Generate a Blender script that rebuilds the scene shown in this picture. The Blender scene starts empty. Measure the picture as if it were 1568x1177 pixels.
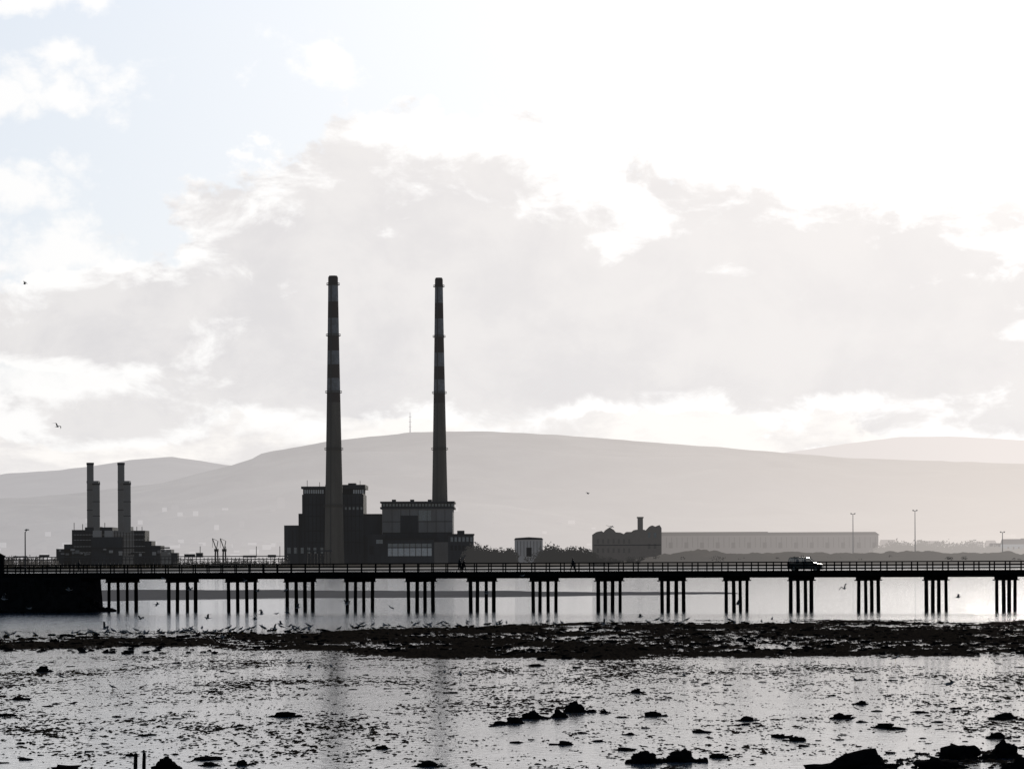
import bpy, bmesh, math, random
import numpy as np
from mathutils import Vector, Matrix
random.seed(7); np.random.seed(7)
F=4840.0; HZ=858.0; CAMZ=6.0; ROLL=0.0044
def W(px,py,d):
    u=px-784.0; v=HZ-py
    return ((u+ROLL*v)*d/F, d, CAMZ+(v-ROLL*u)*d/F)
def gdist(px,py,z=0.0):
    v=HZ-py-ROLL*(px-784.0)
    return (CAMZ-z)*F/(-v)
scene=bpy.context.scene
# ---------------------------------------------------------------- noise
def _h(ix,iy,seed):
    n=(ix.astype(np.int64)*374761393+iy.astype(np.int64)*668265263+seed*1442695041)&0xffffffff
    n=((n^(n>>13))*1274126177)&0xffffffff
    n=n^(n>>16)
    return (n&0xffffff)/float(0xffffff)
def vn(x,y,seed=0):
    xi=np.floor(x); yi=np.floor(y); fx=x-xi; fy=y-yi
    fx=fx*fx*(3-2*fx); fy=fy*fy*(3-2*fy)
    a=_h(xi,yi,seed); b=_h(xi+1,yi,seed); c=_h(xi,yi+1,seed); d=_h(xi+1,yi+1,seed)
    return (a*(1-fx)+b*fx)*(1-fy)+(c*(1-fx)+d*fx)*fy
def fbm(x,y,o=4,seed=0):
    s=0;a=.5;t=0
    for i in range(o):
        s=s+a*vn(x*2**i+i*17.3,y*2**i+i*9.1,seed+i); t+=a; a*=.5
    return s/t
# ---------------------------------------------------------------- materials
def newmat(name):
    m=bpy.data.materials.new(name); m.use_nodes=True
    nt=m.node_tree; nt.nodes.clear(); return m,nt
HAZE=(0.80,0.77,0.76,1)
def mat(name,col,rough=.85,haze=0.0,hx=0.0,hz=0.0,var=.25,scale=1.0,bump=0.0,spec=.3,metal=0,stretch=(1,1,1),col2=None,hcol=HAZE,hcol2=None):
    m,nt=newmat(name); N=nt.nodes.new; L=nt.links.new
    out=N('ShaderNodeOutputMaterial'); p=N('ShaderNodeBsdfPrincipled')
    geo=N('ShaderNodeNewGeometry'); mp=N('ShaderNodeMapping'); mp.inputs['Scale'].default_value=stretch
    L(geo.outputs['Position'],mp.inputs[0])
    no=N('ShaderNodeTexNoise'); no.inputs['Scale'].default_value=scale; no.inputs['Detail'].default_value=6
    no.inputs['Roughness'].default_value=.65
    L(mp.outputs[0],no.inputs['Vector'])
    cr=N('ShaderNodeValToRGB'); cr.color_ramp.elements[0].position=.3; cr.color_ramp.elements[1].position=.7
    c2=col2 or tuple(min(1,c*(1+var)) for c in col)
    cr.color_ramp.elements[0].color=(*[c*(1-var) for c in col],1); cr.color_ramp.elements[1].color=(*c2,1)
    L(no.outputs[0],cr.inputs[0]); L(cr.outputs[0],p.inputs['Base Color'])
    p.inputs['Roughness'].default_value=rough; p.inputs['Metallic'].default_value=metal
    p.inputs['Specular IOR Level'].default_value=spec
    if bump:
        b=N('ShaderNodeBump'); b.inputs['Distance'].default_value=bump; L(no.outputs[0],b.inputs['Height']); L(b.outputs[0],p.inputs['Normal'])
    if haze>0:  # distance haze painted as emission mixed over the surface
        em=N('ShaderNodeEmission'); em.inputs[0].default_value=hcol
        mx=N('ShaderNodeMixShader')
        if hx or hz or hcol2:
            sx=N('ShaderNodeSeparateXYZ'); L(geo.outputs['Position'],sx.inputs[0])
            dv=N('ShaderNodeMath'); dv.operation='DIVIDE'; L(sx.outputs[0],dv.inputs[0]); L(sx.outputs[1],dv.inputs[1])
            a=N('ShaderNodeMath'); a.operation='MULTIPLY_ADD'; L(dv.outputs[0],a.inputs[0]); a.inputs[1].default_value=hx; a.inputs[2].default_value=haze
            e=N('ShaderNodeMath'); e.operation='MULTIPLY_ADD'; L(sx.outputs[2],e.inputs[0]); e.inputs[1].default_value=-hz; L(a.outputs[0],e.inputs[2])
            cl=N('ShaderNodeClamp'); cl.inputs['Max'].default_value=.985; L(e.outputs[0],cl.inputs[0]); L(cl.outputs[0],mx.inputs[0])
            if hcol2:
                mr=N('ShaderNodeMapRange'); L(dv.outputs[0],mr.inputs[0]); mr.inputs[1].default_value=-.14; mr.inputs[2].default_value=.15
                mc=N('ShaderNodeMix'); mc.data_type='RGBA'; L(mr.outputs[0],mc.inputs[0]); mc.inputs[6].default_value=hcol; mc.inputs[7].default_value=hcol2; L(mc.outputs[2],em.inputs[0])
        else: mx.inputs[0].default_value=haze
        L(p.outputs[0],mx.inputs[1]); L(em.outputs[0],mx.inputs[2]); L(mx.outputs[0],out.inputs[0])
    else: L(p.outputs[0],out.inputs[0])
    return m
# ---------------------------------------------------------------- mesh builder
class MB:
    def __init__(s): s.v=[]; s.f=[]; s.m=[]; s.mats=[]
    def mi(s,m):
        if m not in s.mats: s.mats.append(m)
        return s.mats.index(m)
    def add(s,vs,fs,m):
        b=len(s.v); s.v+= [tuple(v) for v in vs]; k=s.mi(m)
        for f in fs: s.f.append(tuple(i+b for i in f)); s.m.append(k)
    def box(s,x0,x1,y0,y1,z0,z1,m,M=None):
        vs=[(x,y,z) for z in (z0,z1) for y in (y0,y1) for x in (x0,x1)]
        if M: vs=[tuple(M@Vector(v)) for v in vs]
        s.add(vs,[(0,2,3,1),(4,5,7,6),(0,1,5,4),(2,6,7,3),(0,4,6,2),(1,3,7,5)],m)
    def beam(s,a,b,w,h,m):
        a=Vector(a); b=Vector(b); d=(b-a); L=d.length; d.normalize()
        up=Vector((0,0,1)) if abs(d.z)<.95 else Vector((0,1,0))
        sd=d.cross(up).normalized(); u=sd.cross(d).normalized()
        vs=[]
        for p in (a,b):
            for i,j in ((-1,-1),(1,-1),(1,1),(-1,1)): vs.append(p+sd*w/2*i+u*h/2*j)
        s.add(vs,[(0,1,2,3)[::-1],(4,5,6,7),(0,1,5,4),(1,2,6,5),(2,3,7,6),(3,0,4,7)],m)
    def loft(s,rings,m,cap=True):
        n=len(rings[0]); vs=[p for r in rings for p in r]; fs=[]
        for k in range(len(rings)-1):
            for i in range(n): fs.append((k*n+i,k*n+(i+1)%n,(k+1)*n+(i+1)%n,(k+1)*n+i))
        if cap: fs.append(tuple(range(n))[::-1]); fs.append(tuple((len(rings)-1)*n+i for i in range(n)))
        s.add(vs,fs,m)
    def cyl(s,x,y,zr,m,n=20):
        s.loft([[(x+r*math.cos(2*math.pi*i/n),y+r*math.sin(2*math.pi*i/n),z) for i in range(n)] for z,r in zr],m)
    def tube(s,pts,m,n=8):
        rings=[]
        for k,(p,ru,rv) in enumerate(pts):
            p=Vector(p); a=Vector(pts[max(0,k-1)][0]); b=Vector(pts[min(len(pts)-1,k+1)][0]); d=(b-a).normalized()
            up=Vector((0,0,1)) if abs(d.z)<.9 else Vector((0,1,0))
            sd=d.cross(up).normalized(); u=sd.cross(d).normalized()
            rings.append([p+sd*ru*math.cos(2*math.pi*i/n)+u*rv*math.sin(2*math.pi*i/n) for i in range(n)])
        s.loft(rings,m)
    def prism(s,poly,y0,y1,m):
        n=len(poly); vs=[(x,y0,z) for x,z in poly]+[(x,y1,z) for x,z in poly]
        fs=[tuple(range(n)),tuple(range(n,2*n))[::-1]]+[(i,i+n,(i+1)%n+n,(i+1)%n) for i in range(n)]
        s.add(vs,fs,m)
    def obj(s,name,smooth=False,loc=None):
        me=bpy.data.meshes.new(name); me.from_pydata(s.v,[],s.f)
        for m in s.mats: me.materials.append(m)
        me.polygons.foreach_set('material_index',s.m)
        if smooth: me.polygons.foreach_set('use_smooth',[True]*len(s.f))
        bm=bmesh.new(); bm.from_mesh(me); bmesh.ops.recalc_face_normals(bm,faces=bm.faces); bm.to_mesh(me); bm.free()
        me.update(); o=bpy.data.objects.new(name,me); scene.collection.objects.link(o)
        if loc: o.location=loc
        return o
def grid(name,X,Y,Z,m,smooth=True):
    ny,nx=X.shape; me=bpy.data.meshes.new(name)
    co=np.stack([X,Y,Z],-1).reshape(-1,3).astype(np.float32)
    me.vertices.add(nx*ny); me.vertices.foreach_set('co',co.ravel())
    i=np.arange(nx*ny).reshape(ny,nx); q=np.stack([i[:-1,:-1],i[:-1,1:],i[1:,1:],i[1:,:-1]],-1).reshape(-1,4)
    me.loops.add(q.size); me.loops.foreach_set('vertex_index',q.ravel().astype(np.int32))
    me.polygons.add(len(q)); me.polygons.foreach_set('loop_start',np.arange(0,q.size,4,dtype=np.int32))
    me.polygons.foreach_set('loop_total',np.full(len(q),4,dtype=np.int32))
    me.polygons.foreach_set('use_smooth',np.full(len(q),smooth,dtype=bool))
    me.update(); me.validate(); me.materials.append(m)
    o=bpy.data.objects.new(name,me); scene.collection.objects.link(o); return o
def pbox(b,x0,y0,x1,y1,d,dep,m,off=0.0):
    """box: surveyed outline (x0,y0)-(x1,y1) at distance d; y1=None -> ground"""
    X0,_,Z1=W(x0,y0,d); X1,_,_=W(x1,y0,d); Z0=0.5 if y1 is None else W(x0,y1,d)[2]
    b.box(X0,X1,d+off,d+off+dep,Z0,Z1,m)
    return X0,X1,Z0,Z1
# ================================================================= WORLD
SUN_EL=17.0; SUN_AZ=11.0
wd=bpy.data.worlds.new("World"); scene.world=wd; wd.use_nodes=True
nt=wd.node_tree; nt.nodes.clear(); N=nt.nodes.new; L=nt.links.new
def M_(op,a,b=None,c=None,clamp=False):
    n=N('ShaderNodeMath'); n.operation=op; n.use_clamp=clamp
    for i,v in enumerate((a,b,c)):
        if v is None: continue
        if isinstance(v,(int,float)): n.inputs[i].default_value=v
        else: L(v,n.inputs[i])
    return n.outputs[0]
def SS(v,a,b,lo=0,hi=1):
    n=N('ShaderNodeMapRange'); n.interpolation_type='SMOOTHSTEP'
    L(v,n.inputs[0]); n.inputs[1].default_value=a; n.inputs[2].default_value=b; n.inputs[3].default_value=lo; n.inputs[4].default_value=hi
    return n.outputs[0]
def MIX(f,a,b):
    n=N('ShaderNodeMix'); n.data_type='RGBA'
    if isinstance(f,(int,float)): n.inputs[0].default_value=f
    else: L(f,n.inputs[0])
    for i,v in ((6,a),(7,b)):
        if isinstance(v,tuple): n.inputs[i].default_value=(*v,1)
        else: L(v,n.inputs[i])
    return n.outputs[2]
tc=N('ShaderNodeTexCoord'); sp=N('ShaderNodeSeparateXYZ'); L(tc.outputs['Generated'],sp.inputs[0])
dx,dy,dz=sp.outputs
az=M_('ARCTAN2',dx,dy); el=M_('ARCSINE',dz)
def noise(scale,det,rough,sc=(1,1,1),off=(0,0,0),dist=0):
    mp=N('ShaderNodeMapping'); mp.inputs['Scale'].default_value=sc; mp.inputs['Location'].default_value=off; L(tc.outputs['Generated'],mp.inputs[0])
    n=N('ShaderNodeTexNoise'); n.inputs['Scale'].default_value=scale; n.inputs['Detail'].default_value=det; n.inputs['Roughness'].default_value=rough
    n.inputs['Distortion'].default_value=dist; L(mp.outputs[0],n.inputs['Vector']); return n.outputs[0]
n1=noise(30,10,.6,(1,1,1.3),(1.3,0,.4),.2); n2=noise(12,6,.55,(1,1,1.8),(4.1,2,0)); n3=noise(20,9,.62,(1,1,3.2),(0.3,7,2),.2)
n4=noise(48,8,.55,(1,1,1.25),(3.3,1,5)); n5=noise(34,9,.6,(1,1,1.9),(8.3,1,5),.3)
bil=M_('ABSOLUTE',M_('SUBTRACT',n4,.5))
def bank(cx,cy,rx,ry,low=6.0,amp=1.0):
    ca=math.atan((cx-784)/F); ce=(HZ-cy)/F
    a=M_('DIVIDE',M_('SUBTRACT',az,ca),rx/F)
    e=M_('DIVIDE',M_('SUBTRACT',el,ce),ry/F)
    e=M_('MAXIMUM',e,M_('MULTIPLY',e,-low))
    r=M_('SQRT',M_('ADD',M_('MULTIPLY',a,a),M_('MULTIPLY',e,e)))
    return M_('MULTIPLY',M_('SUBTRACT',1.0,r),amp)
def mx(l):
    r=l[0]
    for q in l[1:]: r=M_('MAXIMUM',r,q)
    return r
Fd=mx([bank(640,570,490,400,5),bank(1150,570,680,345,5),bank(170,530,220,140,3),bank(130,645,230,60,1.5,.6),bank(1580,650,380,110,2,.4)])
Fs=mx([bank(60,160,210,85,1.6,.45),bank(20,290,150,80,1.6,.45),bank(515,112,100,55,1.5,.32),bank(60,12,190,45,1.5,.4),bank(110,400,160,80,1.5,.5),bank(150,600,280,70,1.2,.45),bank(560,640,420,50,1.2,.32)])
gen=M_('MULTIPLY',M_('SUBTRACT',n2,.56),2.2)
away=SS(M_('ADD',M_('ABSOLUTE',az),M_('MULTIPLY',el,1.0)),.28,.45)
genF=M_('ADD',M_('MULTIPLY',away,.9),M_('SUBTRACT',gen,.9))
Fd=M_('MAXIMUM',Fd,genF)
wob=M_('ADD',M_('MULTIPLY',M_('SUBTRACT',n1,.5),.75),M_('MULTIPLY',M_('SUBTRACT',bil,.07),1.0))
a_big=SS(M_('ADD',Fd,wob),-.02,.09)
a_small=M_('MULTIPLY',SS(M_('ADD',Fs,M_('MULTIPLY',wob,1.5)),.03,.34),.88)
alpha=M_('MAXIMUM',a_big,a_small)
Ft=M_('ADD',M_('ADD',Fd,M_('MULTIPLY',M_('SUBTRACT',n5,.5),1.9)),M_('MULTIPLY',M_('SUBTRACT',n2,.5),.5))
thick=SS(Ft,-.02,.32)
se,sa=math.radians(SUN_EL),math.radians(SUN_AZ)
sv=(math.sin(sa)*math.cos(se),math.cos(sa)*math.cos(se),math.sin(se))
dt=N('ShaderNodeVectorMath'); dt.operation='DOT_PRODUCT'; L(tc.outputs['Generated'],dt.inputs[0]); dt.inputs[1].default_value=sv
ang=M_('ARCCOSINE',dt.outputs['Value'])
glow=SS(ang,.40,.08)
sky=N('ShaderNodeTexSky'); sky.sky_type='NISHITA'; sky.sun_disc=False; sky.sun_elevation=se; sky.sun_rotation=sa
sky.altitude=0; sky.air_density=1.0; sky.dust_density=1.2; sky.ozone_density=2.0
sc=N('ShaderNodeVectorMath'); sc.operation='SCALE'; L(sky.outputs[0],sc.inputs[0]); sc.inputs['Scale'].default_value=.055
front=SS(ang,1.2,.35)
high=SS(el,1.0,.4)
veil=M_('MULTIPLY',M_('ADD',.78,M_('MULTIPLY',glow,.3)),M_('MULTIPLY',SS(ang,1.3,.6),high),clamp=True)
blue=MIX(SS(el,.16,.26),(.80,.88,1.0),(.60,.78,1.12))
veilcol=MIX(glow,blue,(1.14,1.12,1.10))
clear=MIX(veil,sc.outputs[0],veilcol)
lowh=M_('MULTIPLY',SS(el,.078,.035),M_('MULTIPLY',front,.9))
st=SS(n3,.40,.60)
lowcol=MIX(st,(.82,.795,.79),(1.03,.995,.96))
lowcol=MIX(M_('MULTIPLY',glow,.75),lowcol,(1.06,1.005,.965))
clear=MIX(lowh,clear,lowcol)
lit=MIX(glow,(1.02,1.01,1.0),(1.3,1.27,1.25))
sh0=MIX(SS(n1,.35,.65),(.745,.73,.74),(.84,.82,.815))
shade=MIX(glow,sh0,(.985,.94,.915))
cc=MIX(thick,lit,shade)
cc=MIX(front,(.18,.19,.21),cc)
final=MIX(alpha,clear,cc)
# added bright aureole round the sun, boosted to make the water glitter
aur=M_('POWER',SS(ang,.23,.0),2.0)
aurc=N('ShaderNodeVectorMath'); aurc.operation='SCALE'; aurc.inputs[0].default_value=(1,.96,.90); L(M_('MULTIPLY',aur,12.0),aurc.inputs['Scale'])
addv=N('ShaderNodeVectorMath'); addv.operation='ADD'; L(final,addv.inputs[0]); L(aurc.outputs[0],addv.inputs[1])
bg=N('ShaderNodeBackground'); L(addv.outputs[0],bg.inputs[0]); bg.inputs[1].default_value=1.0
ow=N('ShaderNodeOutputWorld'); L(bg.outputs[0],ow.inputs[0])
sl=bpy.data.lights.new('sun','SUN'); sl.energy=3.0; sl.angle=math.radians(.5); sl.color=(1,.93,.82)
so=bpy.data.objects.new('sun',sl); scene.collection.objects.link(so)
so.rotation_euler=Vector(sv).to_track_quat('Z','Y').to_euler(); so.location=(200,100,300)
# ================================================================= CAMERA
cd=bpy.data.cameras.new('camera'); cam=bpy.data.objects.new('camera',cd); scene.collection.objects.link(cam)
cam.location=(0,0,CAMZ); cam.rotation_euler=(math.pi/2,ROLL,0)
cd.sensor_width=36; cd.sensor_fit='HORIZONTAL'; cd.lens=36*F/1568; cd.shift_y=(HZ-588.5)/1568; cd.clip_start=.5; cd.clip_end=60000
scene.camera=cam
scene.view_settings.view_transform='Standard'; scene.view_settings.look='None'; scene.view_settings.exposure=0
# ================================================================= GROUND, WATER
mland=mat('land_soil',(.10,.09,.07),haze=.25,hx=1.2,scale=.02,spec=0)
ys=[-400,1985,1996,2015,2600,6000,30000]; zs=[-.9,-.9,1.6,2.4,2.5,3,3]
xs=np.linspace(-16000,16000,60); X,Y=np.meshgrid(xs,np.array(ys,float)); Z=np.repeat(np.array(zs,float)[:,None],60,1)
grid('ground',X,Y,Z,mland,False)
m,nt2=newmat('sea_water'); N2=nt2.nodes.new; L2=nt2.links.new
o_=N2('ShaderNodeOutputMaterial'); p=N2('ShaderNodeBsdfPrincipled'); g=N2('ShaderNodeNewGeometry')
p.inputs['Base Color'].default_value=(.04,.06,.09,1); p.inputs['Roughness'].default_value=.05; p.inputs['IOR'].default_value=2.0
def wn(scale,sx,sy,det,ro=.5):
    mp=N2('ShaderNodeMapping'); mp.inputs['Scale'].default_value=(sx,sy,1); L2(g.outputs['Position'],mp.inputs[0])
    n=N2('ShaderNodeTexNoise'); n.inputs['Scale'].default_value=scale; n.inputs['Detail'].default_value=det; n.inputs['Roughness'].default_value=ro; L2(mp.outputs[0],n.inputs['Vector']); return n.outputs[0]
a=wn(3.0,1,.8,4,.55); b=wn(.25,1,.7,2)
ad=N2('ShaderNodeMath'); ad.operation='MULTIPLY_ADD'; L2(b,ad.inputs[0]); ad.inputs[1].default_value=1.0; L2(a,ad.inputs[2])
# calm film of water on the flats, wind ripples in the open channel (fetch grows with distance from the flats)
sxy=N2('ShaderNodeSeparateXYZ'); L2(g.outputs['Position'],sxy.inputs[0]); mr=N2('ShaderNodeMapRange'); L2(sxy.outputs[1],mr.inputs[0])
mr.inputs[1].default_value=255; mr.inputs[2].default_value=320; mr.inputs[3].default_value=.019; mr.inputs[4].default_value=.055
ml2=N2('ShaderNodeMath'); ml2.operation='MULTIPLY'; L2(ad.outputs[0],ml2.inputs[0]); L2(mr.outputs[0],ml2.inputs[1])
bp=N2('ShaderNodeBump'); bp.inputs['Distance'].default_value=1.0; bp.inputs['Strength'].default_value=1; L2(ml2.outputs[0],bp.inputs['Height']); L2(bp.outputs[0],p.inputs['Normal'])
L2(p.outputs[0],o_.inputs[0]); mwater=m
b=MB(); b.add([(-5000,-300,0),(5000,-300,0),(5000,1993,0),(-5000,1993,0)],[(0,1,2,3)],mwater); b.obj('sea_water')
# mud flat
mmud=mat('wet_mud',(.011,.0105,.011),rough=1,scale=5,var=.6,bump=.02,spec=0,col2=(.027,.022,.017))
nx,ny=1150,1350
t=np.linspace(0,1,ny); yy=66*(345/66.0)**t
u=np.linspace(-.195,.195,nx); X=u[None,:]*yy[:,None]; Y=np.repeat(yy[:,None],nx,1)
ang_=u*F+784
FX=(-200,0,250,600,800,1100,1568,1800); FY=(974,974,970,960,955,952,951,951)
NX=(-200,0,250,500,700,900,1000,1300,1568,1800); NY=(999,998,999,996,1002,1011,1004,999,1002,1002)
far=np.array([gdist(px,py) for px,py in zip(FX,FY)]); near=np.array([gdist(px,py) for px,py in zip(NX,NY)])
yf=np.interp(ang_,FX,far)[None,:]; yn=np.interp(ang_,NX,near)[None,:]
edge=(fbm(X*.12,Y*.05,4,11)-.5)
S=np.clip((yf-Y+edge*40)/8,0,1)*np.clip((Y-yn+edge*80)/16,0,1)
patch=np.clip(1.25-np.sqrt(((X-14.5)/6.5)**2+((Y-93)/8.5)**2)+edge*1.8,0,1)
S2=np.maximum(S,np.clip(patch*1.5,0,1))
fa=fbm(X*6,Y*2.0,3,1); fb=fbm(X*15,Y*4.2,2,41); f2=fbm(X*.16,Y*.07,3,5); f3=fbm(X*.9,Y*.45,3,21); fs=fbm(X*4,Y*2.0,3,61)
Zm=-.026+.11*(fa-.5)+.085*(fb-.5)+.065*(f2-.5)+.035*(f3-.5)
Zs=.012+.26*(fs-.5)+.17*(fb-.5)+.20*(f2-.5)+.18*(f3-.5)
Zall=Zm*(1-S2)+Zs*S2
Zall=np.where((Y>yf+8+edge*40),-.25,Zall)
grid('mud_flat',X,Y,Zall,mmud)
print('above water frac', float((Zall>0).mean()))
mbank=mat('sand_bank_mud',(.045,.047,.055),rough=1,haze=.06,scale=.4,var=.3,spec=0)
xs=np.linspace(-150,62,260); ysb=np.linspace(440,730,150); X,Y=np.meshgrid(xs,ysb)
up=np.interp(X,(-150,-80,0,40,60),(690,690,620,585,565)); lo=np.interp(X,(-150,-80,-20,20,40,60),(460,475,500,535,550,560))
e=(fbm(X*.08,Y*.03,4,3)-.5)*40
Z=-.25+.45*np.clip((up-Y+e)/20,0,1)*np.clip((Y-lo+e)/20,0,1)+.10*(fbm(X*.3,Y*.2,3,9)-.5)
grid('sand_bank',X,Y,Z,mbank)
# ================================================================= HILLS
def profile(pts,d):
    return [W(px,py,d)[0] for px,py in pts],[W(px,py,d)[2] for px,py in pts]
def hill(name,pts,d,y0,m,seed,nx=420,ny=110,rough=1.0):
    xs,zs=profile(pts,d)
    X,Y=np.meshgrid(np.linspace(xs[0],xs[-1],nx),np.linspace(y0,d*1.18,ny))
    H=np.interp(X*d/np.maximum(Y,1)*.35+X*.65,xs,zs)
    t=np.clip((Y-y0)/(d-y0),0,1); sh=np.where(Y<=d,t**1.35,np.clip(1-(Y-d)/(d*.22),0,1))
    n=(fbm(X*.0016,Y*.0011,5,seed)-.5)
    Z=1.0+H*sh+n*150*rough*np.sin(np.clip(t,0,1)*math.pi)*np.where(Y<=d,1,0)+ (fbm(X*.01,Y*.01,3,seed+3)-.5)*7*np.clip(t*4,0,1)
    return grid(name,X,Y,Z,m),(X,Y,Z)
hl=(.635,.615,.625,1); hr=(.90,.825,.775,1)  # painted haze glow: left colour, then brighter and warmer toward the sun side
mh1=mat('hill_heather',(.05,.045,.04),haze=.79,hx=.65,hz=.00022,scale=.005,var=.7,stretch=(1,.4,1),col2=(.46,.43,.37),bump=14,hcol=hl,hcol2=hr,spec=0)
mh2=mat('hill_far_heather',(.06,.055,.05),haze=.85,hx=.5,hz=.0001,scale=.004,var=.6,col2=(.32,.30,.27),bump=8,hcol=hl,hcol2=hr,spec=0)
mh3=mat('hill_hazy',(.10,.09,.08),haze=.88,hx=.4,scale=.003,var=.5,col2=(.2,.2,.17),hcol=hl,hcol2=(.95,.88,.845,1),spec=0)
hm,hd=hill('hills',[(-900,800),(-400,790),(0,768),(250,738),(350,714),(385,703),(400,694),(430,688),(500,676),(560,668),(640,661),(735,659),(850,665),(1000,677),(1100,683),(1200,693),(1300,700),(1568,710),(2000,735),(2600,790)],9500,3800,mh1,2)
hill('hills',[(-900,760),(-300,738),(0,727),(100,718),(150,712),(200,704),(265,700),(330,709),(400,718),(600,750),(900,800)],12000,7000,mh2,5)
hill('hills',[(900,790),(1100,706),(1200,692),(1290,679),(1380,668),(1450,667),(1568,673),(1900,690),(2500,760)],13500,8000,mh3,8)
HX=hd[0][0,:]; HY=hd[1][:,0]; HZZ=hd[2]
def hz_at(x,y):
    if y<HY[0]: return 3.0
    i=int(np.clip(np.searchsorted(HX,x),1,len(HX)-1)); j=int(np.clip(np.searchsorted(HY,y),1,len(HY)-1))
    return max(float(HZZ[j,i]),3.0)
b=MB(); mm=mat('mast_steel',(.3,.3,.32),haze=.62); x,y,z=W(628,661,9500); zt=W(628,631,9500)[2]
b.cyl(x,y,[(z-5,2.0),(z+(zt-z)*.5,1.5),(zt,.8)],mm,8)
for k in (.25,.5,.75): b.box(x-4,x+4,y-1,y+1,z+(zt-z)*k,z+(zt-z)*k+1.5,mm)
b.obj('transmitter_mast')
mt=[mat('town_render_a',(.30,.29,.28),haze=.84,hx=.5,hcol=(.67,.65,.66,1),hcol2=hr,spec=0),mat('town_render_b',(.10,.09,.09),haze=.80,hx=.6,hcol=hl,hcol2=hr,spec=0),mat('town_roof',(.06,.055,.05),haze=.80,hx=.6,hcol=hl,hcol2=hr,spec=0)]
b=MB()
def house(b,x,y,z,w,dp,h,mw,mr):
    b.box(x-w/2,x+w/2,y,y+dp,z-3,z+h,mw)
    vs=[(x-w/2-.3,y-.3,z+h+.01),(x+w/2+.3,y-.3,z+h+.01),(x+w/2+.3,y+dp+.3,z+h+.01),(x-w/2-.3,y+dp+.3,z+h+.01),(x-w/2,y+dp/2,z+h+h*.5),(x+w/2,y+dp/2,z+h+h*.5)]
    b.add(vs,[(0,1,5,4),(2,3,4,5),(1,2,5),(3,0,4),(0,3,2,1)],mr)
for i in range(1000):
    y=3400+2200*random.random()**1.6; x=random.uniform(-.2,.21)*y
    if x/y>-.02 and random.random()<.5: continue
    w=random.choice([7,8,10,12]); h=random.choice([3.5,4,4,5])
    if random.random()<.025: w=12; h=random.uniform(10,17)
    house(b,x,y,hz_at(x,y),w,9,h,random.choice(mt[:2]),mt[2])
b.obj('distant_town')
# ---------------------------------------------------------------- foliage masses
def leafmass(name,blobs,m,leaf,n_per,trunk=None):
    P=[];Q=[];c=0
    for (x,y,z,rx,ry,rz) in blobs:
        for i in range(n_per):
            v=Vector((random.gauss(0,1),random.gauss(0,1),random.gauss(0,1))).normalized()*random.uniform(.2,1.08)
            p=Vector((x+v.x*rx,y+v.y*ry,z+v.z*rz)); 
            if p.z<.3: continue
            a=Vector((random.gauss(0,1),random.gauss(0,1),random.gauss(0,1))).normalized(); bb=a.orthogonal().normalized(); s=leaf*random.uniform(.5,1.3)
            for q in (a*s,bb*s*.7,-a*s,-bb*s*.7): P.append(tuple(p+q))
            Q.append((c,c+1,c+2,c+3)); c+=4
    b=MB(); b.add(P,Q,m)
    if trunk:
        for (x,y,z,rx,ry,rz) in blobs: b.beam((x,y,0.5),(x,y,z),.5,.5,m)
    me=bpy.data.meshes.new(name); me.from_pydata(b.v,[],b.f); me.materials.append(m); o=bpy.data.objects.new(name,me); scene.collection.objects.link(o); return o
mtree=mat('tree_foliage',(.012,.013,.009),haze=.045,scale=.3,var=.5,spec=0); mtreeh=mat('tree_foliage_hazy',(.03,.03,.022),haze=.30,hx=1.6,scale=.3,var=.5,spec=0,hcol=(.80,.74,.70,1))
def trees(x0,x1,ytop,ybot,d,step,m,leaf=.6,n=480,name='distant_trees',jit=.6):
    bl=[]; px=x0
    while px<x1:
        yt=ytop+random.uniform(0,(ybot-ytop)*jit); dd=d+random.uniform(-10,10)
        x,y,zt=W(px,yt,dd); h=max(zt-2,1.5); r=random.uniform(.7,1.2)*h*.5
        bl.append((x,y,2+h*.58,r,r,h*.45)); 
        bl.append((x+random.uniform(-r,r)*.9,y,2+h*.25,r*1.3,r*1.1,h*.36))
        px+=step*random.uniform(.5,1.5)
    return leafmass(name,bl,m,leaf,n,trunk=True)
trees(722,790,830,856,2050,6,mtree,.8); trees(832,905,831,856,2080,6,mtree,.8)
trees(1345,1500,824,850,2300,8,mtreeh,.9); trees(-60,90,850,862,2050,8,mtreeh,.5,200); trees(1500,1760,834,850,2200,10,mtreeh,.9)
trees(275,440,853,862,2030,8,mtree,.4,150)
trees(900,1760,850,862,2015,7,mtree,.45,160,'shrubs')
mdune=mat('dune_grass',(.035,.030,.022),haze=.09,hx=1.0,scale=.3,var=.5,spec=0,hcol=(.80,.74,.70,1))
x0=W(-300,850,2000)[0]; x1=W(2000,850,2000)[0]
X,Y=np.meshgrid(np.linspace(x0,x1,700),np.linspace(1994,2060,30))
pxs=X*F/2000+784
top=np.interp(pxs,(-300,0,900,970,1030,1075,1130,1200,1300,1400,1568,2000),(3,3.2,3.5,5,9,11.5,8.5,10,8.5,9.5,8.5,9))
tt=np.clip((Y-1994)/30,0,1); Z=.3+(top)*np.sin(tt*math.pi/2)*(.7+.6*fbm(X*.09,Y*.07,4,4))
grid('dune_bank',X,Y,Z,mdune)
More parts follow.
